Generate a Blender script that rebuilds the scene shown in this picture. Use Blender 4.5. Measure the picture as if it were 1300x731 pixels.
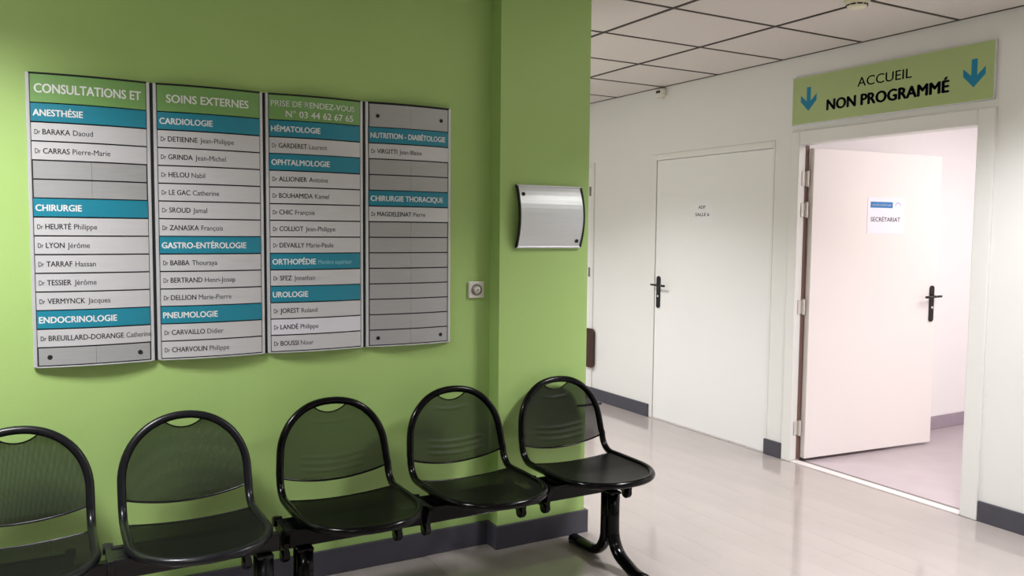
import bpy, bmesh, math, random
from mathutils import Vector, Matrix

for o in list(bpy.data.objects):
    bpy.data.objects.remove(o)
SC = bpy.context.scene
COL = SC.collection
random.seed(7)
PI = math.pi

# ------------------------------------------------------------------ camera
EYE = 1.498
YAW, PITCH, ROLL, FPX = 0.5132, 0.0691, 0.0090, 1048.0
cam_data = bpy.data.cameras.new('camera')
cam = bpy.data.objects.new('camera', cam_data)
COL.objects.link(cam)
cam_data.sensor_width = 36.0
cam_data.lens = FPX / 1300.0 * 36.0
cam_data.clip_start = 0.05
_fw = Vector((math.sin(YAW) * math.cos(PITCH), math.cos(YAW) * math.cos(PITCH), -math.sin(PITCH)))
_rt = Vector((math.cos(YAW), -math.sin(YAW), 0))
_up = _rt.cross(_fw)
_r = math.cos(ROLL) * _rt + math.sin(ROLL) * _up
_u = -math.sin(ROLL) * _rt + math.cos(ROLL) * _up
m = Matrix((( _r.x, _u.x, -_fw.x, 0), (_r.y, _u.y, -_fw.y, 0), (_r.z, _u.z, -_fw.z, EYE), (0, 0, 0, 1)))
cam.matrix_world = m
SC.camera = cam

# ------------------------------------------------------------------ world, exposure
SC.view_settings.view_transform = 'Standard'
SC.view_settings.look = 'None'
SC.view_settings.gamma = 1.0
SC.view_settings.use_curve_mapping = False
SC.view_settings.exposure = 0.58
world = bpy.data.worlds.new('world')
SC.world = world
world.use_nodes = True
world.node_tree.nodes['Background'].inputs[0].default_value = (0.9, 0.93, 1.0, 1)
world.node_tree.nodes['Background'].inputs[1].default_value = 0.3

# main dimensions (metres)
WY = 3.4356          # green wall face
PY = WY - 0.0928     # pier face
PX0, PX1 = 1.816, 2.309
XB = 4.233           # corridor wall face
ZC = 2.627           # ceiling
GX, GY0 = 0.72, 5.72 # ceiling grid offsets, see below


def area(name, loc, sx, sy, power, col, spread=150, rot=(0, 0, 0)):
    d = bpy.data.lights.new(name, 'AREA')
    d.shape = 'RECTANGLE'
    d.size, d.size_y = sx, sy
    d.energy = power
    d.color = col
    d.spread = math.radians(spread)
    o = bpy.data.objects.new(name, d)
    o.location = loc
    o.rotation_euler = rot
    COL.objects.link(o)
    return o


LAMP = (0.985, 0.965, 1.0)
# recessed ceiling fittings: cell corner (x, y), power
FITTINGS = [(-0.80, 2.14, 8.0, 'over the benches', 'x'), (2.83, 1.53, 8.8, 'in front of the pier', 'y'),
            (2.00, 4.55, 9, 'nearer one in the passage', 'y'), (-0.8, -0.3, 4, 'behind the camera on the left', 'y'), (2.80, -0.9, 4, 'behind the camera on the right', 'y'),
            (2.05, 6.95, 6, 'farther one in the passage', 'y')]
for (lx, ly, pw, w, ax) in FITTINGS:
    for k in range(4):
        if ax == 'y':
            area('tube_light', (lx + 0.10 + k * 0.135, ly + 0.30, ZC - 0.004), 0.025, 0.52, pw, LAMP, 128)
        else:
            area('tube_light', (lx + 0.30, ly + 0.10 + k * 0.135, ZC - 0.004), 0.52, 0.03, pw, LAMP, 128)
# the lit office behind the open door
area('office_light', (5.9, 1.9, 2.55), 2.2, 1.6, 50, (1.0, 0.955, 0.945), 180)


# ------------------------------------------------------------------ materials
def mat(name, col, rough=0.5, metal=0.0, spec=0.5, noise=0.0, nscale=8.0, bump=0.0, bscale=60.0, coat=0.0, rnd=0.0, stretch=None):
    m = bpy.data.materials.new(name)
    m.use_nodes = True
    nt = m.node_tree
    b = nt.nodes['Principled BSDF']
    b.inputs['Roughness'].default_value = rough
    b.inputs['Metallic'].default_value = metal
    b.inputs['Specular IOR Level'].default_value = spec
    b.inputs['Coat Weight'].default_value = coat
    b.inputs['Coat Roughness'].default_value = 0.12
    tc = nt.nodes.new('ShaderNodeTexCoord')
    mp = nt.nodes.new('ShaderNodeMapping')
    nt.links.new(tc.outputs['Object'], mp.inputs[0])
    if stretch:
        mp.inputs['Scale'].default_value = stretch
    n = nt.nodes.new('ShaderNodeTexNoise')
    n.inputs['Scale'].default_value = nscale
    n.inputs['Detail'].default_value = 5
    nt.links.new(mp.outputs[0], n.inputs['Vector'])
    hsv = nt.nodes.new('ShaderNodeHueSaturation')
    hsv.inputs['Color'].default_value = (*col, 1)
    mr = nt.nodes.new('ShaderNodeMapRange')
    mr.inputs['From Min'].default_value = 0.3
    mr.inputs['From Max'].default_value = 0.7
    mr.inputs['To Min'].default_value = 1 - noise
    mr.inputs['To Max'].default_value = 1 + noise
    nt.links.new(n.outputs['Fac'], mr.inputs['Value'])
    val = mr.outputs[0]
    if rnd:
        oi = nt.nodes.new('ShaderNodeObjectInfo')
        m2 = nt.nodes.new('ShaderNodeMapRange')
        m2.inputs['To Min'].default_value = 1 - rnd
        m2.inputs['To Max'].default_value = 1 + rnd
        nt.links.new(oi.outputs['Random'], m2.inputs['Value'])
        mu = nt.nodes.new('ShaderNodeMath')
        mu.operation = 'MULTIPLY'
        nt.links.new(val, mu.inputs[0])
        nt.links.new(m2.outputs[0], mu.inputs[1])
        val = mu.outputs[0]
    nt.links.new(val, hsv.inputs['Value'])
    nt.links.new(hsv.outputs[0], b.inputs['Base Color'])
    if bump:
        n2 = nt.nodes.new('ShaderNodeTexNoise')
        n2.inputs['Scale'].default_value = bscale
        n2.inputs['Detail'].default_value = 3
        nt.links.new(mp.outputs[0], n2.inputs['Vector'])
        bp = nt.nodes.new('ShaderNodeBump')
        bp.inputs['Strength'].default_value = bump
        bp.inputs['Distance'].default_value = 0.002
        nt.links.new(n2.outputs['Fac'], bp.inputs['Height'])
        nt.links.new(bp.outputs[0], b.inputs['Normal'])
    return m


def perforated(name, col, axes, rough=0.45, pitch=0.0035, radius=0.0010):
    """sheet metal punched with a grid of small round holes"""
    m = mat(name, col, rough, 0.0, 0.22, 0.06, 20)
    nt = m.node_tree
    b = nt.nodes['Principled BSDF']
    out = nt.nodes['Material Output']
    tc = nt.nodes.new('ShaderNodeTexCoord')
    sp = nt.nodes.new('ShaderNodeSeparateXYZ')
    nt.links.new(tc.outputs['Object'], sp.inputs[0])
    sq = []
    for a in axes:
        d = nt.nodes.new('ShaderNodeMath'); d.operation = 'DIVIDE'; d.inputs[1].default_value = pitch
        nt.links.new(sp.outputs[a], d.inputs[0])
        f = nt.nodes.new('ShaderNodeMath'); f.operation = 'FRACT'
        nt.links.new(d.outputs[0], f.inputs[0])
        s = nt.nodes.new('ShaderNodeMath'); s.operation = 'SUBTRACT'; s.inputs[1].default_value = 0.5
        nt.links.new(f.outputs[0], s.inputs[0])
        p = nt.nodes.new('ShaderNodeMath'); p.operation = 'MULTIPLY'
        nt.links.new(s.outputs[0], p.inputs[0]); nt.links.new(s.outputs[0], p.inputs[1])
        sq.append(p)
    ad = nt.nodes.new('ShaderNodeMath'); ad.operation = 'ADD'
    nt.links.new(sq[0].outputs[0], ad.inputs[0]); nt.links.new(sq[1].outputs[0], ad.inputs[1])
    lt = nt.nodes.new('ShaderNodeMath'); lt.operation = 'LESS_THAN'; lt.inputs[1].default_value = (radius / pitch) ** 2
    nt.links.new(ad.outputs[0], lt.inputs[0])
    tr = nt.nodes.new('ShaderNodeBsdfTransparent')
    mx = nt.nodes.new('ShaderNodeMixShader')
    nt.links.new(lt.outputs[0], mx.inputs[0])
    nt.links.new(b.outputs[0], mx.inputs[1]); nt.links.new(tr.outputs[0], mx.inputs[2])
    nt.links.new(mx.outputs[0], out.inputs['Surface'])
    return m


def emis(name, col, s):
    m = bpy.data.materials.new(name)
    m.use_nodes = True
    b = m.node_tree.nodes['Principled BSDF']
    b.inputs['Base Color'].default_value = (*col, 1)
    b.inputs['Emission Color'].default_value = (*col, 1)
    b.inputs['Emission Strength'].default_value = s
    return m


def sr(r, g, b):
    f = lambda c: (c / 255 / 12.92) if c / 255 <= 0.04045 else ((c / 255 + 0.055) / 1.055) ** 2.4
    return (f(r), f(g), f(b))


M = dict(
    green=mat('green_paint', sr(170, 203, 122), 0.42, 0, 0.4, 0.02, 2.0, 0.25, 140),
    white=mat('white_wall_paint', sr(226, 226, 222), 0.5, 0, 0.4, 0.01, 2.0, 0.2, 140),
    door=mat('white_door_lacquer', sr(232, 232, 230), 0.38, 0, 0.4, 0.01, 1.5),
    odoor=mat('warm_white_door_lacquer', sr(236, 229, 226), 0.38, 0, 0.4, 0.01, 1.5),
    frame=mat('white_frame_paint', sr(226, 226, 222), 0.35, 0, 0.4, 0.01, 2),
    office=mat('office_wall_paint', sr(240, 236, 236), 0.6, 0, 0.3, 0.01, 2),
    base=mat('grey_skirting', sr(72, 71, 80), 0.45, 0, 0.4, 0.06, 14),
    obase=mat('mauve_skirting', sr(160, 146, 158), 0.5, 0, 0.4, 0.05, 14),
    floor=mat('beige_vinyl_plank', sr(160, 152, 147), 0.085, 0, 0.75, 0.04, 5, 0.12, 7, rnd=0.006, stretch=(1, 0.35, 1)),
    joint=mat('vinyl_joint', sr(120, 113, 108), 0.5, 0, 0.3, 0.05, 12),
    ofloor=mat('rose_vinyl', sr(176, 164, 168), 0.3, 0, 0.4, 0.04, 6),
    thresh=mat('pale_threshold', sr(212, 204, 202), 0.35, 0, 0.4, 0.02, 12),
    tile=mat('ceiling_tile', sr(214, 208, 202), 0.85, 0, 0.2, 0.012, 60, 0.3, 260, rnd=0.02),
    grid=mat('dark_grid_bar', sr(62, 54, 50), 0.5, 0, 0.3, 0.05, 12),
    alu=mat('brushed_aluminium', sr(216, 218, 220), 0.35, 0.35, 0.5, 0.03, 30, 0, 0, stretch=(1, 1, 20)),
    alu2=mat('dull_aluminium_plate', sr(172, 174, 173), 0.40, 0.2, 0.5, 0.03, 14, stretch=(1, 1, 12)),
    strip=mat('pale_name_strip', sr(206, 207, 208), 0.38, 0.15, 0.5, 0.015, 14, stretch=(1, 1, 8)),
    strip2=mat('whiter_name_strip', sr(224, 225, 232), 0.38, 0.1, 0.5, 0.015, 14),
    teal=mat('teal_film', sr(32, 134, 156), 0.35, 0.0, 0.5, 0.02, 14),
    lime=mat('green_film', sr(120, 166, 94), 0.38, 0.0, 0.5, 0.02, 14),
    slot=mat('black_slot', sr(34, 36, 38), 0.6, 0, 0.3, 0.05, 14),
    ink=mat('black_lettering', sr(40, 42, 46), 0.6, 0, 0.2, 0.02, 14),
    ink2=mat('grey_lettering', sr(78, 82, 88), 0.6, 0, 0.2, 0.02, 14),
    wink=mat('white_lettering', sr(238, 240, 238), 0.5, 0, 0.2, 0.01, 14),
    pink=mat('pale_teal_lettering', sr(150, 205, 212), 0.5, 0, 0.2, 0.01, 14),
    sgreen=mat('sign_green_film', sr(166, 184, 124), 0.4, 0, 0.4, 0.02, 4),
    sink=mat('sign_navy_lettering', sr(14, 16, 40), 0.5, 0, 0.3, 0.01, 14),
    sblue=mat('sign_blue_arrow', sr(24, 126, 160), 0.5, 0, 0.3, 0.02, 14),
    black=mat('glossy_black_steel', sr(2, 2, 3), 0.16, 0, 0.22, 0.05, 20, coat=0.0),
    dark=mat('satin_black_steel', sr(16, 16, 21), 0.30, 0, 0.4, 0.08, 24, coat=0.0),
    knob=mat('black_door_furniture', sr(8, 7, 9), 0.28, 0, 0.5, 0.03, 20),
    hinge=mat('painted_hinge', sr(214, 208, 202), 0.3, 0.2, 0.5, 0.03, 20),
    plast=mat('white_plastic', sr(226, 222, 212), 0.35, 0, 0.5, 0.01, 20),
    grey=mat('grey_plastic', sr(120, 118, 112), 0.4, 0, 0.5, 0.02, 20),
    brown=mat('dark_brown_plastic', sr(62, 34, 26), 0.35, 0, 0.5, 0.2, 12),
    paper=mat('paper', sr(234, 234, 235), 0.8, 0, 0.2, 0.01, 20),
    opaper=mat('office_paper', sr(240, 236, 244), 0.8, 0, 0.2, 0.01, 20),
    pblue=mat('printed_blue', sr(66, 128, 190), 0.6, 0, 0.2, 0.02, 20),
    tube=emis('lamp_tube', (1.0, 0.95, 0.86), 6.0),
    reflector=mat('fitting_reflector', sr(230, 230, 228), 0.3, 0.6, 0.5, 0.01, 20),
)
M['pb'] = perforated('perforated_black_sheet', sr(20, 22, 20), ('X', 'Z'), 0.42, 0.0028, 0.00090)
M['pb1'] = perforated('perforated_charcoal_sheet', sr(30, 33, 32), ('X', 'Z'), 0.5, 0.0028, 0.00076)
M['ps'] = perforated('perforated_seat_sheet', sr(4, 5, 4), ('X', 'Y'), 0.32, 0.0028, 0.0006)
M['ps1'] = perforated('perforated_seat_sheet_charcoal', sr(14, 15, 12), ('X', 'Y'), 0.4, 0.0028, 0.0006)


# ------------------------------------------------------------------ mesh helpers
def link(name, bm, material, parent=None, smooth=False):
    me = bpy.data.meshes.new(name)
    bm.normal_update()
    bm.to_mesh(me)
    bm.free()
    if smooth:
        me.polygons.foreach_set('use_smooth', [True] * len(me.polygons))
    for mm in (material if isinstance(material, (list, tuple)) else [material]):
        me.materials.append(mm)
    o = bpy.data.objects.new(name, me)
    COL.objects.link(o)
    if parent:
        o.parent = parent
    return o


def copy_obj(o, parent=None, loc=None):
    c = o.copy()
    COL.objects.link(c)
    c.parent = parent
    if loc is not None:
        c.location = loc
    return c


def tag(o, label, cat, group=None):
    o['label'] = label
    o['category'] = cat
    if group:
        o['group'] = group
    return o


def empty(name, loc, label=None, cat=None, group=None):
    o = bpy.data.objects.new(name, None)
    o.location = loc
    o.empty_display_size = 0.05
    COL.objects.link(o)
    if label:
        tag(o, label, cat, group)
    return o


def struct(o):
    o['kind'] = 'structure'
    return o


def box(bm, x0, x1, y0, y1, z0, z1, bev=0.0, seg=2):
    vs = [bm.verts.new(p) for p in ((x0, y0, z0), (x1, y0, z0), (x1, y1, z0), (x0, y1, z0),
                                    (x0, y0, z1), (x1, y0, z1), (x1, y1, z1), (x0, y1, z1))]
    fs = [bm.faces.new([vs[i] for i in q]) for q in ((3, 2, 1, 0), (4, 5, 6, 7), (0, 1, 5, 4), (1, 2, 6, 5), (2, 3, 7, 6), (3, 0, 4, 7))]
    if bev:
        es = list({e for f in fs for e in f.edges})
        bmesh.ops.bevel(bm, geom=es, offset=bev, segments=seg, affect='EDGES', profile=0.5)
    return bm


def bx(*a, **k):
    return box(bmesh.new(), *a, **k)


def cyl(bm, p0, p1, r, n=20, r2=None):
    p0, p1 = Vector(p0), Vector(p1)
    d = (p1 - p0)
    t = d.normalized()
    a = Vector((0, 0, 1)) if abs(t.z) < 0.9 else Vector((1, 0, 0))
    u = t.cross(a).normalized(); v = t.cross(u)
    r2 = r if r2 is None else r2
    A = [bm.verts.new(p0 + r * (math.cos(2 * PI * k / n) * u + math.sin(2 * PI * k / n) * v)) for k in range(n)]
    B = [bm.verts.new(p1 + r2 * (math.cos(2 * PI * k / n) * u + math.sin(2 * PI * k / n) * v)) for k in range(n)]
    for k in range(n):
        bm.faces.new((A[k], A[(k + 1) % n], B[(k + 1) % n], B[k]))
    bm.faces.new(A[::-1]); bm.faces.new(B)
    bmesh.ops.recalc_face_normals(bm, faces=bm.faces)
    return bm


def sweep(bm, pts, rx, ry=None, n=12, closed=False, upv=None, caps=True):
    """tube along pts; oval radii rx (along side vector), ry"""
    ry = rx if ry is None else ry
    P = [Vector(p) for p in pts]
    N = len(P)
    rings = []
    prev = None
    for i in range(N):
        if closed:
            t = (P[(i + 1) % N] - P[i - 1]).normalized()
        else:
            t = (P[min(i + 1, N - 1)] - P[max(i - 1, 0)]).normalized()
        if upv is not None:
            s = Vector(upv)
            s = (s - t * s.dot(t)).normalized()
        elif prev is None:
            a = Vector((0, 0, 1)) if abs(t.z) < 0.9 else Vector((1, 0, 0))
            s = t.cross(a).normalized()
        else:
            s = (prev - t * prev.dot(t)).normalized()
        prev = s
        w = t.cross(s)
        rings.append([bm.verts.new(P[i] + rx * math.cos(2 * PI * k / n) * s + ry * math.sin(2 * PI * k / n) * w) for k in range(n)])
    for i in range(N if closed else N - 1):
        A, B = rings[i], rings[(i + 1) % N]
        for k in range(n):
            bm.faces.new((A[k], A[(k + 1) % n], B[(k + 1) % n], B[k]))
    if caps and not closed:
        bm.faces.new(rings[0][::-1]); bm.faces.new(rings[-1])
    bmesh.ops.recalc_face_normals(bm, faces=bm.faces)
    return bm


def extrude_poly(poly, axis, a, b):
    """poly: 2D points; axis 'x': poly in (y,z) extruded along x a..b ; 'y': poly in (x,z)"""
    bm = bmesh.new()
    f = (lambda p, d: (d, p[0], p[1])) if axis == 'x' else (lambda p, d: (p[0], d, p[1]))
    A = [bm.verts.new(f(p, a)) for p in poly]
    B = [bm.verts.new(f(p, b)) for p in poly]
    n = len(poly)
    for k in range(n):
        bm.faces.new((A[k], A[(k + 1) % n], B[(k + 1) % n], B[k]))
    bm.faces.new(A[::-1]); bm.faces.new(B)
    bmesh.ops.recalc_face_normals(bm, faces=bm.faces)
    return bm


def rounded(x0, x1, z0, z1, r, n=5):
    pts = []
    for cx, cz, a0 in ((x1 - r, z1 - r, 0), (x0 + r, z1 - r, 90), (x0 + r, z0 + r, 180), (x1 - r, z0 + r, 270)):
        for k in range(n + 1):
            a = math.radians(a0 + 90 * k / n)
            pts.append((cx + r * math.cos(a), cz + r * math.sin(a)))
    return pts


_text_cache = {}


def glyphs(s, bold=0.0):
    """flat triangulated outline of a text line, unit size: (verts, faces, width)"""
    key = (s, bold)
    if key in _text_cache:
        return _text_cache[key]
    c = bpy.data.curves.new('t', 'FONT')
    c.body = s
    c.size = 1.0
    c.offset = 0.0 if bold > 0.008 else max(-0.008, bold)
    c.resolution_u = 3
    c.fill_mode = 'FRONT'
    o = bpy.data.objects.new('t', c)
    COL.objects.link(o)
    dg = bpy.context.evaluated_depsgraph_get()
    dg.update()
    me = o.evaluated_get(dg).to_mesh()
    vs = [(v.co.x, v.co.y) for v in me.vertices]
    fs = [tuple(p.vertices) for p in me.polygons]
    bpy.data.objects.remove(o)
    bpy.data.curves.remove(c)
    if bold > 0.008:            # heavier strokes: the same glyphs again, a hair to each side
        b_ = bold * 0.85
        n0, f0_ = list(vs), list(fs)
        for dx, dy in ((-b_, 0), (b_, 0), (0, b_ * 0.5), (0, -b_ * 0.5)):
            k0 = len(vs)
            vs += [(x + dx, y + dy) for x, y in n0]
            fs += [tuple(i + k0 for i in f) for f in f0_]
    x0 = min(v[0] for v in vs); x1 = max(v[0] for v in vs)
    vs = [(x - x0, y) for x, y in vs]
    _text_cache[key] = (vs, fs, x1 - x0)
    return _text_cache[key]


def add_text(bm, s, place, cap, width=None, bold=0.0, start=0.0, mi=0, sx=1.0, align='L'):
    """place(u, v) -> 3D point. cap = capital height. returns end u"""
    vs, fs, w = glyphs(s, bold)
    k = cap / 0.72
    kx = (width / w) if width else k * sx
    off = start if align == 'L' else start - w * kx / 2
    V = [bm.verts.new(place(off + x * kx, y * k)) for x, y in vs]
    for f in fs:
        try:
            fc = bm.faces.new([V[i] for i in f])
            fc.material_index = mi
        except ValueError:
            pass
    return off + w * kx


# ================================================================== STRUCTURE
# --- floor: slab plus individual vinyl planks
floor = struct(link('floor', bx(-3.2, XB + 0.10, -2.7, 9.2, -0.12, -0.0022), M['joint']))
PW, PL = 0.152, 1.22
pl_bm = bx(-PW / 2 + 0.0002, PW / 2 - 0.0002, -PL / 2 + 0.0002, PL / 2 - 0.0002, -0.0021, 0.0)
plank0 = link('plank', pl_bm, M['floor'], floor)
first = True
nplk = 0
xs = []
x = XB - 0.012 - PW / 2
while x > -1.2:
    xs.append(x); x -= PW
for i, x in enumerate(xs):
    y = 0.9 + (i * 0.37) % 1.22
    while y < 7.6:
        if x / y < 2.9 and y > 0.9 and (x / y > 0.55 or y < 3.9):
            if not (y - PL / 2 > WY and x < PX1):
                if first:
                    plank0.location = (x, y, 0); first = False
                else:
                    copy_obj(plank0, floor, (x, y, 0))
                nplk += 1
        y += PL
# plain continuation of the vinyl where the picture shows nothing
floor_mat_rest = link('vinyl_sheet', bx(-3.2, XB, -2.7, 9.0, -0.0022, -0.0016), M['floor'], floor)

# --- green wall with its pier
wg = struct(link('wall_front', bx(-3.2, PX1 - 0.001, WY, WY + 0.18, 0, ZC + 0.05), M['green']))
pier = struct(link('wall_pier', bx(PX0, PX1, PY, WY + 0.22, 0, ZC + 0.05, bev=0.002), M['green']))
# skirting of the green wall: board along the wall, board round the pier
T = 0.015
bs = struct(link('baseboard_front', bx(-3.2, PX0 - T, WY - T, WY, 0, 0.112, bev=0.002), M['base']))
bm = bmesh.new()
box(bm, PX0 - T, PX1 + T, PY - T, PY, 0, 0.112, 0.002)
box(bm, PX0 - T, PX0, PY, WY, 0, 0.112, 0.002)
box(bm, PX1, PX1 + T, PY, WY + 0.22, 0, 0.112, 0.002)
struct(link('baseboard_pier', bm, M['base']))

# --- corridor wall (right) with two openings
bm = bmesh.new()
D1 = (2.589, 3.752, 2.066)      # open doorway: y0, y1, top
D2 = (3.985, 5.190, 2.064)      # closed door leaf
FO = 0.075
D2o = (3.965, 5.262, 2.112)
W0, W1 = XB, XB + 0.10
D1o = (D1[0] - 0.02, D1[1] + 0.02, D1[2] + 0.02)
box(bm, W0, W1, -2.7, D1o[0], 0, ZC + .05)
box(bm, W0, W1, D1o[0], D1o[1], D1o[2], ZC + .05)
box(bm, W0, W1, D1o[1], D2o[0], 0, ZC + .05)
box(bm, W0, W1, D2o[0], D2o[1], D2o[2], ZC + .05)
box(bm, W0, W1, D2o[1], 9.2, 0, ZC + .05)
struct(link('wall_right', bm, M['white']))
# skirtings of the corridor wall
struct(link('baseboard_right', bx(W0 - 0.014, W0, D2o[1] - 0.035, 9.0, 0, 0.105, bev=0.002), M['base']))
struct(link('baseboard_right', bx(W0 - 0.016, W0, 3.826, D2[0] - 0.006, 0, 0.105, bev=0.002), M['base']))
struct(link('baseboard_right', bx(W0 - 0.014, W0, -2.7, 2.494, 0, 0.108, bev=0.002), M['base']))

# other walls of the hall (outside the picture) and the passage behind the pier
struct(link('wall_left', bx(-3.3, -3.2, -2.7, WY + 0.18, 0, ZC + .05), M['white']))
struct(link('wall_back', bx(-3.3, XB + 0.1, -2.8, -2.7, 0, ZC + .05), M['white']))
struct(link('wall_passage_left', bx(1.30, 1.40, WY + 0.18, 9.2, 0, ZC + .05), M['white']))
struct(link('wall_passage_end', bx(1.30, XB + 0.1, 9.2, 9.3, 0, ZC + .05), M['white']))

# office behind the open door
OX0, OX1, OY0, OY1, OZ = W1, 8.4, 0.6, 3.885, 2.62
struct(link('floor', bx(OX0, OX1, OY0, OY1, -0.12, -0.001), M['ofloor']))
struct(link('wall_office_left', bx(OX0, OX1, OY1, OY1 + 0.1, 0, OZ), M['office']))
struct(link('wall_office_right', bx(OX0, OX1, OY0 - 0.1, OY0, 0, OZ), M['office']))
struct(link('wall_office_end', bx(OX1, OX1 + 0.1, OY0, OY1, 0, OZ), M['office']))
struct(link('ceiling', bx(OX0, OX1, OY0, OY1, OZ, OZ + 0.05), M['office']))
struct(link('baseboard_office', bx(OX0 + 0.02, OX1, OY1 - 0.013, OY1, 0, 0.10, bev=0.002), M['obase']))
# pale strip across the doorway
struct(link('trim_1', bx(W0 - 0.012, W0 + 0.052, D1[0] + 0.004, D1[1] - 0.004, -0.002, 0.007, bev=0.003), M['thresh']))

# --- suspended ceiling: grid bars and single tiles
ceil_bm = bx(-3.2, XB, -2.7, 9.2, ZC + 0.05, ZC + 0.10)
ceiling = struct(link('ceiling', ceil_bm, M['grid']))
TX, TY = GX, 0.60
gx = [XB - TX * k for k in range(0, 11)]
gy = [GY0 + TY * k for k in range(-14, 6)]
lit = [(a, b) for a, b, _, _, _ in FITTINGS]
bar_x = link('grid_bar', bx(-0.008, 0.008, -2.7, 9.2, ZC - 0.002, ZC + 0.012), M['grid'], ceiling)
bar_x.location = (gx[1], 0, 0)
for X in gx[2:]:
    if X > -3.2:
        copy_obj(bar_x, ceiling, (X, 0, 0))
link('edge_trim', bx(XB - 0.010, XB - 0.001, -2.7, 9.2, ZC - 0.001, ZC + 0.014), M['grid'], ceiling)
bar_y = link('grid_bar', bx(-3.2, XB, -0.007, 0.007, ZC - 0.001, ZC + 0.012), M['grid'], ceiling)
bar_y.location = (0, gy[0], 0)
for Y in gy[1:]:
    copy_obj(bar_y, ceiling, (0, Y, 0))


def cell_of(x, y):
    i = int((XB - x) / TX)
    j = int(math.floor((y - GY0) / TY))
    return i, j


lit_cells = {cell_of(a + 0.3, b + 0.3) for a, b in lit}
tile0 = None
for i in range(0, 10):
    for j in range(-14, 6):
        if (i, j) in lit_cells:
            continue
        cx = XB - TX * (i + 0.5); cy = GY0 + TY * (j + 0.5)
        if cy < -2.7 or (cy > 4.0 and cx < 1.3) or (i > 0 and cx < -2.9):
            continue
        if tile0 is None:
            tile0 = link('ceiling_tile', bx(-TX / 2 + 0.004, TX / 2 - 0.004, -TY / 2 + 0.004, TY / 2 - 0.004, 0.003, 0.02, bev=0.001, seg=1), M['tile'], ceiling)
            tile0.location = (cx, cy, ZC)
        else:
            copy_obj(tile0, ceiling, (cx, cy, ZC))

# recessed light fittings (all just outside the picture)
for (lx, ly, pw, w, ax) in FITTINGS:
    i, j = cell_of(lx + 0.3, ly + 0.3)
    cx = XB - TX * (i + 0.5); cy = GY0 + TY * (j + 0.5)
    ft = empty('ceiling_light', (lx + 0.3, ly + 0.3, ZC), 'square recessed ceiling light with four tubes, ' + w, 'ceiling light', 'recessed ceiling lights')
    bm = bmesh.new()
    a, b = TX / 2 - 0.006, TY / 2 - 0.006
    ox, oy = cx - (lx + 0.3), cy - (ly + 0.3)
    box(bm, ox - a, ox + a, oy - b, oy + b, 0.040, 0.045)
    for (p, q, r, s) in ((-a, -a + 0.012, -b, b), (a - 0.012, a, -b, b), (-a, a, -b, -b + 0.012), (-a, a, b - 0.012, b)):
        box(bm, ox + p, ox + q, oy + r, oy + s, 0.0, 0.045)
    link('reflector', bm, M['reflector'], ft)
    for k in range(4):
        t = -0.20 + 0.135 * k
        p0, p1 = ((t, -0.27, 0.022), (t, 0.27, 0.022)) if ax == 'y' else ((-0.27, t, 0.022), (0.27, t, 0.022))
        link('lamp_tube', cyl(bmesh.new(), p0, p1, 0.012, 12), M['tube'], ft, True)

# ================================================================== DOORS
def door_handle(parent, px, y_plate, z_mid, hand, gap):
    """escutcheon with lever on the face looking towards -x (local), lever pointing along y*hand"""
    pts = rounded(y_plate - 0.021, y_plate + 0.021, z_mid - 0.13, z_mid + 0.125, 0.0205, 6)
    h = link('handle', extrude_poly(pts, 'x', px - 0.009, px), M['knob'], parent)
    link('lever', sweep(bmesh.new(), [(px - 0.006, y_plate, z_mid + 0.055), (px - 0.040, y_plate, z_mid + 0.055), (px - 0.050, y_plate + hand * 0.010, z_mid + 0.055),
                                      (px - 0.052, y_plate + hand * 0.03, z_mid + 0.055), (px - 0.052, y_plate + hand * 0.125, z_mid + 0.053)], 0.0095, 0.0085, 12), M['knob'], h, True)
    link('lever_heel', sweep(bmesh.new(), [(px - 0.046, y_plate, z_mid + 0.055), (px - 0.046, y_plate - hand * gap, z_mid + 0.056)], 0.008, 0.008, 12), M['knob'], h, True)
    link('lock_cylinder', cyl(bmesh.new(), (px - 0.013, y_plate, z_mid - 0.035), (px - 0.006, y_plate, z_mid - 0.035), 0.0085, 16), M['alu'], h, True)
    return h


# door_1: closed, flush with the corridor wall
d1 = struct(link('door_1', bx(XB + 0.006, XB + 0.046, D2[0] + 0.003, D2[1] - 0.004, 0.008, D2[2] - 0.003, bev=0.002), M['door']))
bm = bmesh.new()
fx0, fx1 = XB - 0.003, XB + 0.09
box(bm, fx0, fx1, D2[1], D2o[1] - 0.001, 0, D2o[2] - 0.001, 0.003)
box(bm, fx0, fx1, D2o[0] + 0.001, D2[0] - 0.001, 0, D2o[2] - 0.001, 0.003)
box(bm, fx0, fx1, D2[0] - 0.001, D2[1], D2[2], D2o[2] - 0.001, 0.003)
link('door_frame', bm, M['frame'], d1)
door_handle(d1, XB + 0.006, 5.140, 1.025, -1, 0.045)
link('door_sill', bx(XB + 0.0, XB + 0.05, D2[0] + 0.004, D2[1] - 0.004, 0.0, 0.006), M['thresh'], d1)

# notice on the closed door
nt_ = tag(link('paper_notice', bx(XB + 0.0052, XB + 0.0058, 4.54, 4.77, 1.575, 1.735), M['paper']), 'small white paper notice reading SALLE 6 taped to the closed door', 'notice')
for s, yc, zc, wd in (('ADP', 4.665, 1.674, 0.075), ('SALLE 6', 4.660, 1.620, 0.150)):
    bm = bmesh.new()
    add_text(bm, s, lambda u, v, yc=yc, zc=zc: (XB + 0.0049, yc - u, zc + v), 0.024, wd, 0.020, -wd / 2)
    link('lettering', bm, M['ink'], nt_)

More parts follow.
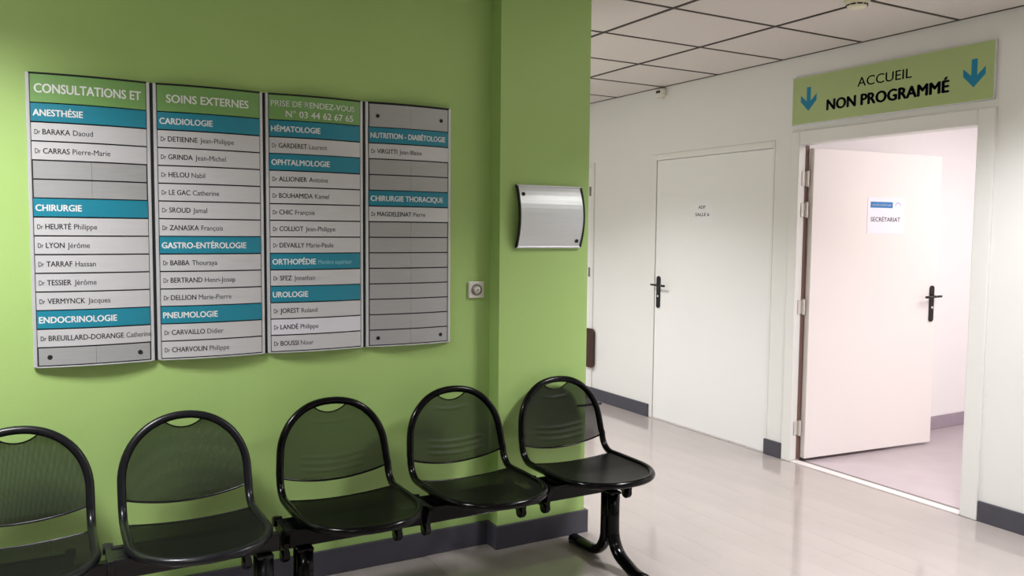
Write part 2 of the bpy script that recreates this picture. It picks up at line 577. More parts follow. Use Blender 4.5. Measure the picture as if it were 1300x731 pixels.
# door_2: doorway standing open; frame in the wall, leaf swung into the office
d2 = struct(empty('door_2', (XB, D1[0], 0)))
d2.location = (0, 0, 0)
bm = bmesh.new()
f0, f1 = XB - 0.016, XB + 0.085
box(bm, f0, f1, D1[1], 3.824, 0, 2.151, 0.006)
box(bm, f0, f1, 2.496, D1[0], 0, 2.151, 0.006)
box(bm, f0, f1, D1[0], D1[1], D1[2], 2.151, 0.006)
link('door_frame', bm, M['frame'], d2)
# the leaf
HX, HY, LA = XB + 0.072, D1[1] - 0.042, math.radians(5.1)
leaf = link('door_leaf', bx(0.004, 1.180, -0.002, 0.038, 0.019, 2.045, bev=0.002), M['odoor'], d2)
leaf.location = (HX, HY, 0)
leaf.rotation_euler = (0, 0, -LA)
# furniture of the leaf, in leaf coordinates (face at y=-0.002 looks towards -y)
pts = rounded(1.108, 1.148, 0.885, 1.140, 0.0195, 6)
link('handle', extrude_poly(pts, 'y', -0.011, -0.002), M['knob'], leaf)
link('lever', sweep(bmesh.new(), [(1.128, -0.008, 1.065), (1.128, -0.042, 1.065), (1.118, -0.052, 1.065), (1.096, -0.054, 1.065), (1.016, -0.054, 1.063)], 0.0095, 0.0085, 12), M['knob'], leaf, True)
link('lever_heel', sweep(bmesh.new(), [(1.128, -0.046, 1.065), (1.178, -0.046, 1.066)], 0.008, 0.008, 12), M['knob'], leaf, True)
link('lock_cylinder', cyl(bmesh.new(), (1.128, -0.016, 0.985), (1.128, -0.006, 0.985), 0.0085, 16), M['alu'], leaf, True)
for hz in (1.85, 1.65, 1.02, 0.22):
    bm = bmesh.new()
    cyl(bm, (HX - 0.016, D1[1] - 0.014, hz - 0.05), (HX - 0.016, D1[1] - 0.014, hz + 0.05), 0.010, 14)
    box(bm, HX - 0.056, HX - 0.012, D1[1] - 0.006, D1[1] - 0.0027, hz - 0.045, hz + 0.045)
    link('hinge', bm, M['hinge'], d2)
link('door_seal', bx(XB + 0.045, XB + 0.078, D1[1] - 0.0025, D1[1] - 0.0002, 0.01, D1[2] - 0.004), mat('brown_seal', sr(120, 92, 84), 0.6), d2)
# notice on the open leaf
cs, sn = math.cos(-LA), math.sin(-LA)
op = tag(link('paper_notice', bx(0.485, 0.830, -0.0038, -0.0026, 1.50, 1.745), M['opaper']), 'white paper notice with a blue band taped to the open door', 'notice')
op.location = (HX, HY, 0)
op.rotation_euler = (0, 0, -LA)
link('blue_band', bx(0.510, 0.715, -0.0046, -0.0038, 1.675, 1.715), M['pblue'], op)
bm = bmesh.new()
add_text(bm, 'CENTRE HOSPITALIER', lambda u, v: (0.525 + u, -0.0050, 1.688 + v), 0.012, 0.175, 0.02)
link('lettering', bm, M['wink'], op)
bm = bmesh.new()
add_text(bm, 'SECR\u00c9TARIAT', lambda u, v: (0.515 + u, -0.0042, 1.583 + v), 0.030, 0.275, 0.014)
link('lettering', bm, M['ink'], op)
bm = bmesh.new()
pp = [(0.765 + 0.028 * math.cos(a), 1.688 + 0.028 * math.sin(a)) for a in [PI * k / 12 for k in range(13)]]
pp += [(0.765 + 0.022 * math.cos(a), 1.688 + 0.018 * math.sin(a)) for a in [PI * k / 12 for k in range(12, -1, -1)]]
link('logo_arc', extrude_poly(pp, 'y', -0.0044, -0.0038), mat('pale_logo_print', sr(196, 190, 214), 0.7), op)

# door_3: the next doorway, only its edge shows past the pier
d3 = struct(link('door_3', bx(XB - 0.006, XB - 0.0005, 6.075, 7.10, 0.106, 2.06, bev=0.001), M['door']))
bm = bmesh.new()
box(bm, XB - 0.014, XB, 6.033, 6.073, 0.106, 2.10, 0.002)
box(bm, XB - 0.014, XB, 7.102, 7.15, 0.106, 2.10, 0.002)
box(bm, XB - 0.014, XB, 6.073, 7.102, 2.062, 2.10, 0.002)
link('door_frame', bm, M['frame'], d3)
for hz in (1.853, 1.138):
    link('hinge', cyl(bmesh.new(), (XB - 0.016, 6.082, hz - 0.04), (XB - 0.016, 6.082, hz + 0.04), 0.009, 12), M['grey'], d3, True)

# dark rounded plate low on the corridor wall by that doorway
wbx = link('wall_plate', extrude_poly(rounded(5.985, 6.115, 0.285, 0.635, 0.035, 5), 'x', XB - 0.030, XB - 0.0145), M['brown'])
tag(wbx, 'dark brown rounded plate low on the white wall past the green pier', 'wall plate')
link('back_plate', extrude_poly(rounded(6.000, 6.100, 0.300, 0.620, 0.025, 5), 'x', XB - 0.0145, XB - 0.0005), M['knob'], wbx)

# ================================================================== WALL ITEMS
# --- overhead sign
SG = tag(link('overhead_sign', bx(XB - 0.018, XB - 0.002, 2.508, 3.818, 2.190, 2.490, bev=0.001), M['alu']), 'long green direction sign ACCUEIL NON PROGRAMM\u00c9 above the open doorway', 'sign')
link('sign_face', bx(XB - 0.0192, XB - 0.018, 2.512, 3.814, 2.193, 2.487), M['sgreen'], SG)
SX = XB - 0.0196


def sgn(y0, z0):
    return lambda u, v: (SX, y0 - u, z0 + v)


bm = bmesh.new()
add_text(bm, 'ACCUEIL', sgn(3.328, 2.368), 0.056, 0.355, 0.010)
link('lettering', bm, M['sink'], SG)
bm = bmesh.new()
add_text(bm, 'NON PROGRAMM\u00c9', sgn(3.548, 2.258), 0.066, 0.800, 0.062)
link('lettering', bm, M['sink'], SG)
for yc, zt, zb, hw in ((3.686, 2.418, 2.270, 0.062), (2.616, 2.408, 2.262, 0.060)):
    H = zt - zb
    s = 0.016
    ar = [(yc - s, zt), (yc + s, zt), (yc + s, zb + H * 0.42), (yc + hw, zb + H * 0.70), (yc + hw, zb + H * 0.42), (yc, zb), (yc - hw, zb + H * 0.42), (yc - hw, zb + H * 0.70), (yc - s, zb + H * 0.42)]
    bm = bmesh.new()
    n = len(ar)
    V = [bm.verts.new((SX, a, b)) for a, b in ar]
    for q in ((0, 1, 2, 8), (2, 3, 4, 5), (8, 5, 6, 7), (2, 5, 8)):
        bm.faces.new([V[i] for i in q])
    bmesh.ops.recalc_face_normals(bm, faces=bm.faces)
    link('arrow', bm, M['sblue'], SG)

# --- small curved aluminium panel on the pier
def convex_z(x0, x1, z0, z1, yb, sag, t, n=14):
    """shell bulging towards -y at mid height"""
    bm = bmesh.new()
    F = []; B = []
    for k in range(n + 1):
        s = -1 + 2 * k / n
        y = yb - sag * (1 - s * s)
        z = z0 + (z1 - z0) * k / n
        F.append([bm.verts.new((x, y - t, z)) for x in (x0, x1)])
        B.append([bm.verts.new((x, y, z)) for x in (x0, x1)])
    for k in range(n):
        bm.faces.new((F[k][0], F[k][1], F[k + 1][1], F[k + 1][0]))
        bm.faces.new((B[k][1], B[k][0], B[k + 1][0], B[k + 1][1]))
        bm.faces.new((F[k][0], F[k + 1][0], B[k + 1][0], B[k][0]))
        bm.faces.new((F[k][1], B[k][1], B[k + 1][1], F[k + 1][1]))
    bm.faces.new((F[0][1], F[0][0], B[0][0], B[0][1]))
    bm.faces.new((F[n][0], F[n][1], B[n][1], B[n][0]))
    bmesh.ops.recalc_face_normals(bm, faces=bm.faces)
    return bm


bx0, bx1, bz0, bz1 = 1.894, 2.254, 1.418, 1.712
cp = tag(link('blank_sign_panel', convex_z(bx0 + 0.007, bx1 - 0.007, bz0 + 0.008, bz1 - 0.008, PY - 0.012, 0.034, 0.003), mat('pale_satin_aluminium', sr(214, 219, 219), 0.36, 0.25, 0.5, 0.01, 14), None, False), 'small curved blank silver sign panel on the green pier', 'sign panel')
for a, b in ((bx0, bx0 + 0.007), (bx1 - 0.007, bx1)):
    bm = bmesh.new()
    n = 14
    f = lambda k, d: (PY - d - 0.034 * (1 - (-1 + 2 * k / n) ** 2), bz1 - (bz1 - bz0) * k / n)
    poly = [f(k, 0.018) for k in range(n + 1)] + [f(k, 0.004) for k in range(n, -1, -1)]
    link('side_cap', extrude_poly(poly, 'x', a, b), M['slot'], cp)
for a, b in ((bz0, bz0 + 0.009), (bz1 - 0.009, bz1)):
    link('edge_rail', bx(bx0, bx1, PY - 0.020, PY - 0.001, a, b, bev=0.002), M['alu'], cp)
for hx, hz in ((1.922, 1.668), (2.222, 1.452)):
    s = -1 + 2 * (hz - bz0) / (bz1 - bz0)
    y = PY - 0.015 - 0.034 * (1 - s * s)
    link('fixing_hole', cyl(bmesh.new(), (hx, y - 0.002, hz), (hx, y + 0.006, hz), 0.009, 16), M['slot'], cp)

# --- the four directory panels on the green wall
Z0, Z1 = 0.987, 2.044
UNIT = (Z1 - Z0 - 0.012) / 15.5
SAG = 0.019
STAND = 0.010       # plates stand this far off the wall at the panel edges
PANW = 0.400


def yarc(u, w):
    s = 2 * u / w - 1
    return WY - STAND - SAG * (1 - s * s)


def arc_plate(x0, u0, u1, w, z0, z1, t, off, n=10):
    """curved plate between u0..u1 (panel coordinates), bulging towards the viewer"""
    bm = bmesh.new()
    F0 = []; F1 = []; B0 = []; B1 = []
    for k in range(n + 1):
        u = u0 + (u1 - u0) * k / n
        y = yarc(u, w) - off
        F0.append(bm.verts.new((x0 + u, y - t, z0))); F1.append(bm.verts.new((x0 + u, y - t, z1)))
        B0.append(bm.verts.new((x0 + u, y, z0))); B1.append(bm.verts.new((x0 + u, y, z1)))
    for k in range(n):
        bm.faces.new((F0[k], F0[k + 1], F1[k + 1], F1[k]))
        bm.faces.new((B0[k + 1], B0[k], B1[k], B1[k + 1]))
        bm.faces.new((F1[k], F1[k + 1], B1[k + 1], B1[k]))
        bm.faces.new((F0[k + 1], F0[k], B0[k], B0[k + 1]))
    bm.faces.new((F0[0], F1[0], B1[0], B0[0])); bm.faces.new((F1[n], F0[n], B0[n], B1[n]))
    bmesh.ops.recalc_face_normals(bm, faces=bm.faces)
    return bm


T_, N_, H_, B_ = 'T', 'N', 'H', 'B'
PANELS = [
    ('CONSULTATIONS ET', 'left-most silver directory panel headed CONSULTATIONS ET on the green wall', [
        (H_, 'ANESTH\u00c9SIE'), (N_, 'BARAKA', 'Daoud'), (N_, 'CARRAS', 'Pierre-Marie'), (B_,), (B_,), (H_, 'CHIRURGIE'),
        (N_, 'HEURT\u00c9', 'Philippe'), (N_, 'LYON', 'J\u00e9r\u00f4me'), (N_, 'TARRAF', 'Hassan'), (N_, 'TESSIER', 'J\u00e9r\u00f4me'), (N_, 'VERMYNCK', 'Jacques'),
        (H_, 'ENDOCRINOLOGIE'), (N_, 'BREUILLARD-DORANGE', 'Catherine'), ('BH',)]),
    ('SOINS EXTERNES', 'second silver directory panel, headed SOINS EXTERNES, on the green wall', [
        (H_, 'CARDIOLOGIE'), (N_, 'DETIENNE', 'Jean-Philippe'), (N_, 'GRINDA', 'Jean-Michel'), (N_, 'HELOU', 'Nabil'), (N_, 'LE GAC', 'Catherine'),
        (N_, 'SROUD', 'Jamal'), (N_, 'ZANASKA', 'Fran\u00e7ois'), (H_, 'GASTRO-ENT\u00c9ROLOGIE'), (N_, 'BABBA', 'Thouraya'), (N_, 'BERTRAND', 'Henri-Josep'),
        (N_, 'DELLION', 'Marie-Pierre'), (H_, 'PNEUMOLOGIE'), (N_, 'CARVAILLO', 'Didier'), (N_, 'CHARVOLIN', 'Philippe')]),
    ('PRISE DE RENDEZ-VOUS|N\u00b0 03 44 62 67 65', 'third silver directory panel, headed PRISE DE RENDEZ-VOUS with a phone number', [
        (H_, 'H\u00c9MATOLOGIE'), (N_, 'GARDERET', 'Laurent'), (H_, 'OPHTALMOLOGIE'), (N_, 'ALLIONIER', 'Antoine'), (N_, 'BOUHAMIDA', 'Kamel'),
        (N_, 'CHIC', 'Fran\u00e7ois'), (N_, 'COLLIOT', 'Jean-Philippe'), (N_, 'DEVAILLY', 'Marie-Paule'), (H_, 'ORTHOP\u00c9DIE', 'Membre sup\u00e9rieur'), (N_, 'SFEZ', 'Jonathan'),
        (H_, 'UROLOGIE'), (N_, 'JOREST', 'Roland'), ('W', 'LAND\u00c9', 'Philippe'), (N_, 'BOUSSI', 'Nour')]),
    (None, 'right-most silver directory panel, mostly blank, starting NUTRITION - DIAB\u00c9TOLOGIE', [
        (H_, 'NUTRITION - DIAB\u00c9TOLOGIE'), (N_, 'VIRGITTI', 'Jean-Blaise'), (B_,), (B_,), (H_, 'CHIRURGIE THORACIQUE'), (N_, 'MAGDELEINAT', 'Pierre'),
        (B_,), (B_,), (B_,), (B_,), (B_,), (B_,), (B_,), ('BH',)]),
]
PXS = [-0.052, 0.3635, 0.7810, 1.2015]
PWS = [0.404, 0.406, 0.408, 0.402]
for pi_, (title, lab, rows) in enumerate(PANELS):
    x0 = PXS[pi_]; w = PWS[pi_]
    pan = empty('directory_panel', (x0 + w / 2, WY, Z0), lab, 'directory sign', 'directory panels on the green wall')
    ox = -w / 2
    inv = lambda o: setattr(o, 'matrix_parent_inverse', Matrix.Translation((-(x0 + w / 2), -WY, -Z0)))

    def P(name, bm, m_, par=pan, sm=False):
        o = link(name, bm, m_, par, sm)
        if par is pan:
            inv(o)
        return o
    # black inner tray, curved with the plates
    P('back_tray', arc_plate(x0, 0.012, w - 0.012, w, Z0 + 0.003, Z1 - 0.003, 0.004, -0.003), M['slot'])
    # side rails and thin end caps
    for a, b in ((0.0, 0.0125), (w - 0.0125, w)):
        P('side_rail', bx(x0 + a, x0 + b, WY - STAND - 0.005, WY - 0.0005, Z0, Z1, bev=0.003), M['alu'])
    for z0, z1 in ((Z0, Z0 + 0.004), (Z1 - 0.004, Z1)):
        # closed segment cap: from wall to arc
        n = 12
        pts = [(x0 + 0.010, WY - 0.0006), (x0 + w - 0.010, WY - 0.0006)] + [(x0 + w - 0.010 - (w - 0.020) * k / n, yarc(w - 0.010 - (w - 0.020) * k / n, w) - 0.006) for k in range(n + 1)]
        bm = bmesh.new()
        A = [bm.verts.new((a, b, z0)) for a, b in pts]; B = [bm.verts.new((a, b, z1)) for a, b in pts]
        for k in range(len(pts)):
            bm.faces.new((A[k], A[(k + 1) % len(pts)], B[(k + 1) % len(pts)], B[k]))
        bm.faces.new(A[::-1]); bm.faces.new(B)
        bmesh.ops.recalc_face_normals(bm, faces=bm.faces)
        P('end_cap', bm, M['slot'] if z1 > 1.5 else M['alu'])

    if pi_ < 3:
        P('joint_strip', bx(x0 + w + 0.0005, PXS[pi_ + 1] - 0.0008, WY - 0.009, WY - 0.0005, Z0 + 0.001, Z1 - 0.001), M['slot'])

    def pl(u0, z0):
        return lambda u, v: (x0 + u0 + u, yarc(u0 + u, w) - 0.0061, z0 + v)

    GAP = 0.0052
    ztop = Z1 - 0.006
    U0, U1 = 0.0142, w - 0.0142
    rz = [(ztop - 1.5 * UNIT, ztop)] + [(ztop - (1.5 + k + 1) * UNIT, ztop - (1.5 + k) * UNIT) for k in range(14)]

    def blank(z0, z1, holes):
        mid = w / 2
        bp = P('blank_plate', arc_plate(x0, U0 + 0.0025, mid - 0.0004, w, z0 + GAP / 2, z1 - GAP / 2, 0.004, 0.000, 6), M['alu2'])
        bp2 = P('blank_plate', arc_plate(x0, mid + 0.0004, U1 - 0.0025, w, z0 + GAP / 2, z1 - GAP / 2, 0.004, 0.000, 6), M['alu2'])
        if holes:
            for (u, q) in ((0.052, bp), (w - 0.052, bp2)):
                zc = (z0 + z1) / 2 - 0.002
                y = yarc(u, w)
                h = link('fixing_hole', cyl(bmesh.new(), (x0 + u, y - 0.0052, zc), (x0 + u, y + 0.003, zc), 0.0085, 14), M['slot'], q)
    if title:
        z0, z1 = rz[0]
        tp = P('title_plate', arc_plate(x0, U0, U1, w, z0 + GAP / 2, z1 - 0.001, 0.004, 0.002, 12), M['lime'])
        bm = bmesh.new()
        if '|' in title:
            a, b = title.split('|')
            add_text(bm, a, pl(0.020, z0 + 0.056), 0.024, 0.350, 0.012)
            link('lettering', bm, M['wink'], tp)
            bm = bmesh.new()
            add_text(bm, b, pl(0.078, z0 + 0.014), 0.027, 0.285, 0.016)
        elif pi_ == 0:
            add_text(bm, title, pl(0.026, z0 + 0.036), 0.033, 0.348, 0.032)
        else:
            add_text(bm, title, pl(0.045, z0 + 0.036), 0.031, 0.305, 0.028)
        link('lettering', bm, M['wink'], tp)
    else:
        blank(rz[0][0], rz[0][1], True)
    for k, row in enumerate(rows):
        z0, z1 = rz[k + 1]
        if row[0] == H_:
            s = P('heading_strip', arc_plate(x0, U0, U1, w, z0 + GAP / 2, z1 - GAP / 2 + 0.001, 0.004, 0.002, 12), M['teal'])
            bm = bmesh.new()
            vs, fs, ww = glyphs(row[1], 0.034)
            wd = min(ww * 0.0290, w - 0.05)
            e = add_text(bm, row[1], pl(0.020, z0 + 0.022), 0.0235, wd, 0.040)
            link('lettering', bm, M['wink'], s)
            if len(row) > 2:
                bm = bmesh.new()
                add_text(bm, row[2], pl(0.020 + wd + 0.010, z0 + 0.022), 0.019, 0.148, 0.0)
                link('lettering', bm, M['pink'], s)
        elif row[0] in (N_, 'W'):
            s = P('name_strip', arc_plate(x0, U0, U1, w, z0 + GAP / 2, z1 - GAP / 2, 0.004, 0.001, 12), M['strip2'] if row[0] == 'W' else M['strip'])
            pl2 = lambda u, v, z0=z0: (x0 + 0.024 + u, yarc(0.024 + u, w) - 0.0053, z0 + 0.024 + v)
            bm = bmesh.new()
            e = add_text(bm, 'Dr', pl2, 0.0180, 0.018, 0.014)
            link('lettering', bm, M['ink'], s)
            bm = bmesh.new()
            vs, fs, ww = glyphs(row[1], 0.022)
            e = add_text(bm, row[1], pl2, 0.0200, ww * 0.0230, 0.022, e + 0.007)
            link('lettering', bm, M['ink'], s)
            bm = bmesh.new()
            vs, fs, ww = glyphs(row[2], 0.009)
            wd = min(ww * 0.0245, w - 0.045 - e)
            add_text(bm, row[2], pl2, 0.0200, wd, 0.009, e + 0.009)
            link('lettering', bm, M['ink2'], s)
        else:
            blank(z0, z1, row[0] == 'BH')

# --- thermostat on the green wall
th = tag(link('thermostat', bx(1.700, 1.779, WY - 0.014, WY - 0.0005, 1.184, 1.262, bev=0.004), M['plast']), 'small square white control with a round dial left of the pier', 'wall switch')
bm = bmesh.new()
ring = [(1.7395 + 0.024 * math.cos(2 * PI * k / 32) , WY - 0.0155, 1.223 + 0.024 * math.sin(2 * PI * k / 32)) for k in range(32)]
sweep(bm, ring, 0.0035, 0.003, 8, closed=True)
link('dial_ring', bm, M['grey'], th, True)
bm = bmesh.new()
cyl(bm, (1.7395, WY - 0.014, 1.223), (1.7395, WY - 0.026, 1.223), 0.017, 24, 0.014)
link('dial', bm, M['plast'], th, True)
link('pointer', cyl(bmesh.new(), (1.7395, WY - 0.026, 1.223), (1.7395, WY - 0.0275, 1.223), 0.004, 12), M['grey'], th)

# --- motion sensor under the ceiling edge
ms = tag(link('motion_sensor', bx(XB - 0.042, XB - 0.0005, 5.088, 5.178, 2.552, 2.612, bev=0.008, seg=3), M['plast']), 'small white motion sensor with a black eye high on the white wall under the ceiling', 'sensor')
link('sensor_eye', bx(XB - 0.0445, XB - 0.040, 5.115, 5.165, 2.580, 2.600, bev=0.002), M['knob'], ms)
link('sensor_foot', bx(XB - 0.030, XB - 0.001, 5.110, 5.155, 2.536, 2.556, bev=0.004), M['plast'], ms)

# --- smoke detector on the ceiling grid
sd = empty('smoke_detector', (3.42, 2.72, ZC - 0.002), 'cream round smoke detector on the ceiling grid at the top edge of the picture', 'smoke detector')
prof = [(0.000, -0.048), (0.030, -0.047), (0.044, -0.040), (0.047, -0.032), (0.056, -0.026), (0.060, -0.014), (0.060, -0.001), (0.0, -0.001)]
bm = bmesh.new()
n = 32
rings = [[bm.verts.new((r * math.cos(2 * PI * k / n), r * math.sin(2 * PI * k / n), z)) for k in range(n)] for r, z in prof[1:-1]]
c0 = bm.verts.new((0, 0, prof[0][1])); c1 = bm.verts.new((0, 0, prof[-1][1]))
for k in range(n):
    bm.faces.new((c0, rings[0][(k + 1) % n], rings[0][k]))
    bm.faces.new((c1, rings[-1][k], rings[-1][(k + 1) % n]))
    for a in range(len(rings) - 1):
        bm.faces.new((rings[a][k], rings[a][(k + 1) % n], rings[a + 1][(k + 1) % n], rings[a + 1][k]))
bmesh.ops.recalc_face_normals(bm, faces=bm.faces)
link('housing', bm, mat('cream_plastic', sr(222, 218, 190), 0.4), sd, True)
for k in range(10):
    a = 2 * PI * k / 10
    s = link('vent_slot', bx(-0.012, 0.012, 0.0462, 0.0505, -0.0365, -0.0315), M['slot'], sd)
    s.rotation_euler = (0, 0, a)

# ================================================================== BENCHES
SEATZ = 0.443
YC = 2.95            # depth of the beam


TR = 0.0150          # tube radius
ARCH = {True: (0.222, 0.0, 0.225, 2.08), False: (0.206, 0.019, 0.195, 2.2)}   # plain: half width, taper, arch height, exponent
ZT = 0.794
YB0 = 3.232


def ybk(z):
    return YB0 + 0.062 * max(0.0, (z - 0.50) / 0.29)


def wid(z, plain):
    hw, tp, ht, e = ARCH[plain]
    return hw + tp * min(1.0, max(0.0, (0.74 - z) / 0.22))


def arch_halfwidth(z, plain):
    hw, tp, ht, e = ARCH[plain]
    t = min(1.0, max(0.0, (z - (ZT - ht)) / ht))
    return wid(z, plain) * (1 - t ** e) ** (1 / e)


def arch_top(x, plain):
    hw, tp, ht, e = ARCH[plain]
    lo, hi = 0.45, ZT
    for _ in range(40):
        m_ = (lo + hi) / 2
        if arch_halfwidth(m_, plain) > abs(x):
            lo = m_
        else:
            hi = m_
    return lo


def loop_points(plain):
    """closed tube loop (x, y, z) of one chair, local: x centre 0, world y and z"""
    hw, tp, ht, e = ARCH[plain]
    pts = []
    for k in range(0, 17):
        a = (PI / 2) * k / 16
        z = ZT - ht + ht * (math.cos(a) ** (2 / e) if k < 16 else 0)
        x = wid(z, plain) * (math.sin(a) ** (2 / e))
        pts.append((x, ybk(z), z))
    zb = SEATZ + 0.080
    z = ZT - ht - 0.02
    while z > zb + 0.006:
        pts.append((wid(z, plain), ybk(z), z)); z -= 0.022
    wb = wid(zb, plain)
    for k in range(0, 8):
        a = (PI / 2) * k / 7
        pts.append((wb, YB0 - 0.078 * (1 - math.cos(a)), zb - 0.080 * math.sin(a)))
    for y in (3.10, 3.04, 2.98):
        pts.append((wb + 0.001, y, SEATZ))
    y0, fr = 2.955, 0.243
    for k in range(1, 15):
        a = (PI / 2) * k / 14
        x = 0.2255 * (math.cos(a) ** (2 / 2.25) if k < 14 else 0)
        y = y0 - fr * (math.sin(a) ** (2 / 2.25))
        pts.append((x, y, SEATZ))
    left = [(-x, y, z) for x, y, z in pts[1:-1]][::-1]
    return pts + left


def zlow(x):
    return 0.474 + 0.040 * (x / 0.22) ** 2


def back_panel(ribs):
    plain = not ribs
    bm = bmesh.new()
    nx, nz = 56, 56
    xm = 0.2185
    G = []
    lowpts = []
    for i in range(nx + 1):
        x = -xm + 2 * xm * i / nx
        x = xm * math.sin((x / xm) * PI / 2) * 0.5 + x * 0.5
        zt = arch_top(x, plain) - 0.004
        # half moon cut under the top tube
        c = 0.072
        if abs(x) < c:
            zt = min(zt, ZT - 0.015 - 0.036 * (1 - (abs(x) / c) ** 2) ** 0.8)
        zl = zlow(x)
        zt = max(zt, zl + 0.002)
        colv = []
        for j in range(nz + 1):
            z = zl + (zt - zl) * j / nz
            yb = ybk(z)
            w = arch_halfwidth(z, plain)
            s = min(1, abs(x) / max(w, 0.02))
            y = yb + 0.026 * (1 - s * s)
            if ribs:
                h = z - zl
                fx = 1 / (1 + math.exp((abs(x) - 0.125) / 0.006))
                for zc in (0.040, 0.066, 0.092):
                    y -= 0.0045 * fx * math.exp(-((h - zc) / 0.0055) ** 2)
                fx = 1 / (1 + math.exp((abs(x) - 0.075) / 0.006))
                zz = 0.715 - 0.5 * x * x
                y -= 0.004 * fx * math.exp(-((z - 0.705 - 1.5 * x * x) / 0.006) ** 2)
            colv.append(bm.verts.new((x, y, z)))
            if j == 0:
                lowpts.append((x, y, z))
        G.append(colv)
    for i in range(nx):
        for j in range(nz):
            bm.faces.new((G[i][j], G[i + 1][j], G[i + 1][j + 1], G[i][j + 1]))
    toppts = [tuple(G[i][nz].co) for i in range(nx + 1) if abs(G[i][0].co.x) < 0.0725]
    return bm, lowpts, toppts


def seat_pan():
    bm = bmesh.new()
    ny, nx = 34, 30
    yr, y0, fr = 3.150, 2.955, 0.243
    G = []
    for j in range(ny + 1):
        v = j / ny
        if True:
            y = yr - (yr - (y0 - fr + 0.003)) * (1 - (1 - v) ** 1.6)
        if y > y0:
            hw = 0.2245
        else:
            t = min(1, (y0 - y) / fr)
            hw = 0.2255 * (max(0.0, 1 - t ** 2.25)) ** (1 / 2.25)
        hw = max(hw - 0.001, 0.006)
        row = []
        for i in range(nx + 1):
            s = -1 + 2 * i / nx
            x = hw * s
            # dished: dips in the middle, flat towards the front edge
            depth = 0.020 * (1 - s * s) * (0.35 + 0.65 * min(1, (y - 2.71) / 0.25))
            z = SEATZ + 0.004 - depth
            # rear edge rolls down slightly
            row.append(bm.verts.new((x, y + 0.012 * (1 - s * s) * (1 - v) ** 4, z)))
        G.append(row)
    for j in range(ny):
        for i in range(nx):
            bm.faces.new((G[j][i], G[j][i + 1], G[j + 1][i + 1], G[j + 1][i]))
    rear = [tuple(v.co) for v in G[0]]
    bmesh.ops.recalc_face_normals(bm, faces=bm.faces)
    return bm, rear


def bracket_bm(xo):
    """hook plate that hangs from the seat tube and wraps the beam"""
    poly = [(3.075, SEATZ - 0.020), (2.885, SEATZ - 0.020), (2.882, SEATZ - 0.032), (2.905, 0.372), (2.912, 0.318)]
    for k in range(0, 9):
        a = PI + PI * k / 8
        poly.append((2.935 + 0.023 * math.cos(a), 0.322 + 0.023 * math.sin(a) * 1.1))
    poly += [(2.962, 0.322), (2.990, 0.325), (2.992, 0.372), (3.075, 0.400)]
    bm = extrude_poly(poly, 'x', xo - 0.009, xo + 0.009)
    # boss and bolt head
    cyl(bm, (xo - 0.015, 2.935, 0.320), (xo + 0.015, 2.935, 0.320), 0.019, 16)
    cyl(bm, (xo - 0.016, 3.045, SEATZ - 0.032), (xo + 0.016, 3.045, SEATZ - 0.032), 0.018, 16)
    return bm


def leg_bm(side):
    """side +1: rear foot (towards the wall), -1: front foot. x centre 0"""
    pts = []
    if side > 0:
        yc = YC + 0.024
        pts = [(0, yc, 0.335), (0, yc, 0.20), (0, yc + 0.001, 0.155)]
        for k in range(1, 8):
            a = (PI / 2 * 0.95) * k / 7
            pts.append((0, yc + 0.115 * (1 - math.cos(a)), 0.155 - 0.128 * math.sin(a)))
        pts += [(0, 3.17, 0.0225), (0, 3.240, 0.0225)]
    else:
        yc = YC - 0.024
        pts = [(0, yc, 0.335), (0, yc, 0.22), (0, yc - 0.001, 0.175)]
        for k in range(1, 8):
            a = (PI / 2 * 0.80) * k / 7
            pts.append((0, yc - 0.115 * (1 - math.cos(a)), 0.175 - 0.128 * math.sin(a)))
        pts += [(0, 2.775, 0.027), (0, 2.735, 0.0225), (0, 2.670, 0.0225)]
    bm = bmesh.new()
    sweep(bm, pts, 0.031, 0.0225, 18, upv=(1, 0, 0))
    return bm


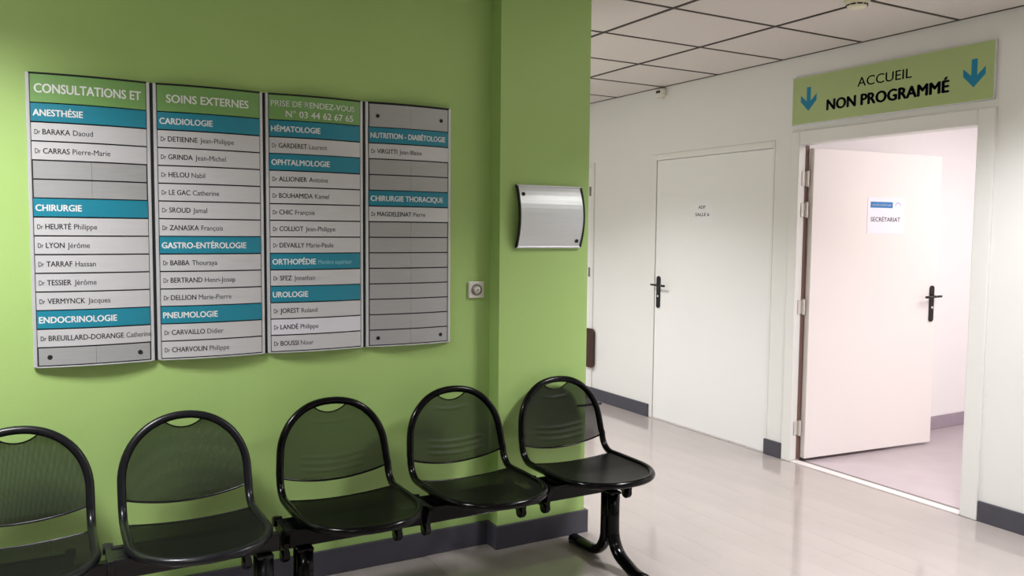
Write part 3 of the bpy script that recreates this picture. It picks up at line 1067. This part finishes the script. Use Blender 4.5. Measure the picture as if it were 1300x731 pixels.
def make_bench(label, x_left, x_right, seats, legs, plain):
    tube_m = M['dark'] if plain else M['black']
    pan_m, back_m = (M['ps1'], M['pb1']) if plain else (M['ps'], M['pb'])
    b = empty('beam_bench', ((x_left + x_right) / 2, YC, 0), label, 'bench', 'waiting room benches')
    off = Vector(b.location)

    def att(o):
        o.matrix_parent_inverse = Matrix.Translation(-off)
        return o
    att(link('beam', bx(x_left, x_right, YC - 0.020, YC + 0.020, 0.342, 0.404, bev=0.004), tube_m, b))
    for e, sgn_ in ((x_left, -1), (x_right, 1)):
        att(link('beam_end_cap', bx(e - 0.003 if sgn_ < 0 else e, e if sgn_ < 0 else e + 0.003, YC - 0.018, YC + 0.018, 0.344, 0.402), M['knob'], b))
    proto = None
    for sx in seats:
        if proto is None:
            bm = bmesh.new()
            sweep(bm, loop_points(plain), TR, TR, 16, closed=True)
            fr_ = link('seat_frame', bm, tube_m, b, True)
            bm, low, top = back_panel(not plain)
            bp = link('backrest', bm, back_m, fr_, True)
            sm_ = bp.modifiers.new('thick', 'SOLIDIFY'); sm_.thickness = 0.0008; sm_.offset = 0
            bm = bmesh.new()
            sweep(bm, low[1:-1], 0.0042, 0.0042, 8)
            link('rolled_edge', bm, tube_m, fr_, True)
            link('handhold_edge', sweep(bmesh.new(), top, 0.0028, 0.0028, 8), tube_m, fr_, True)
            bm, rear = seat_pan()
            sp = link('seat_pan', bm, pan_m, fr_, True)
            sm_ = sp.modifiers.new('thick', 'SOLIDIFY'); sm_.thickness = 0.002; sm_.offset = 0
            bm = bmesh.new()
            sweep(bm, rear[1:-1], 0.0035, 0.0035, 8)
            link('rear_lip', bm, tube_m, fr_, True)
            for xo in (-0.282, 0.152):
                link('bracket', bracket_bm(xo), tube_m, fr_)
            bm = bmesh.new()
            for yy in (2.915, 3.030):
                box(bm, -0.275, 0.150, yy - 0.014, yy + 0.014, 0.4045, 0.4200, 0.003)
            box(bm, -0.275, 0.150, 2.93, 3.00, 0.4045, 0.4195)
            link('seat_support', bm, tube_m, fr_)
            att(fr_)
            fr_.location = (sx, 0, 0)
            proto = fr_
        else:
            c = proto.copy(); COL.objects.link(c); c.parent = b
            c.matrix_parent_inverse = proto.matrix_parent_inverse.copy()
            c.location = (sx, 0, 0)
            for ch in proto.children:
                g = ch.copy(); COL.objects.link(g); g.parent = c
    for lx in legs:
        for s in (1, -1):
            lg = att(link('leg', leg_bm(s), tube_m, b, True))
            lg.location = (lx, 0, 0)
            y = 3.240 if s > 0 else 2.670
            link('foot_cap', bx(-0.026, 0.026, y - (0.0 if s > 0 else 0.004), y + (0.004 if s > 0 else 0), 0.002, 0.040, bev=0.001, seg=1), M['knob'], lg)
        bm = bx(lx - 0.028, lx + 0.028, YC - 0.045, YC + 0.045, 0.330, 0.3418, bev=0.002)
        att(link('leg_plate', bm, tube_m, b))
    return b


make_bench('charcoal metal beam bench at left with smooth backrests and duller frame', -1.04, 0.705, (-0.110, 0.435, -0.655), (0.648, -0.88), True)
bench2 = make_bench('glossy black three-seat metal beam bench with ribbed backrests, ending in front of the pier', 0.735, 2.262, (1.003, 1.556, 2.108), (0.792, 2.180), False)
bmp = link('wall_bumper', sweep(bmesh.new(), [(2.105 + 0.12, 3.292, 0.652), (2.105 + 0.262, 3.292, 0.652)], 0.006, 0.006, 10), M['knob'], bench2, True)
bmp.matrix_parent_inverse = Matrix.Translation(-Vector(bench2.location))
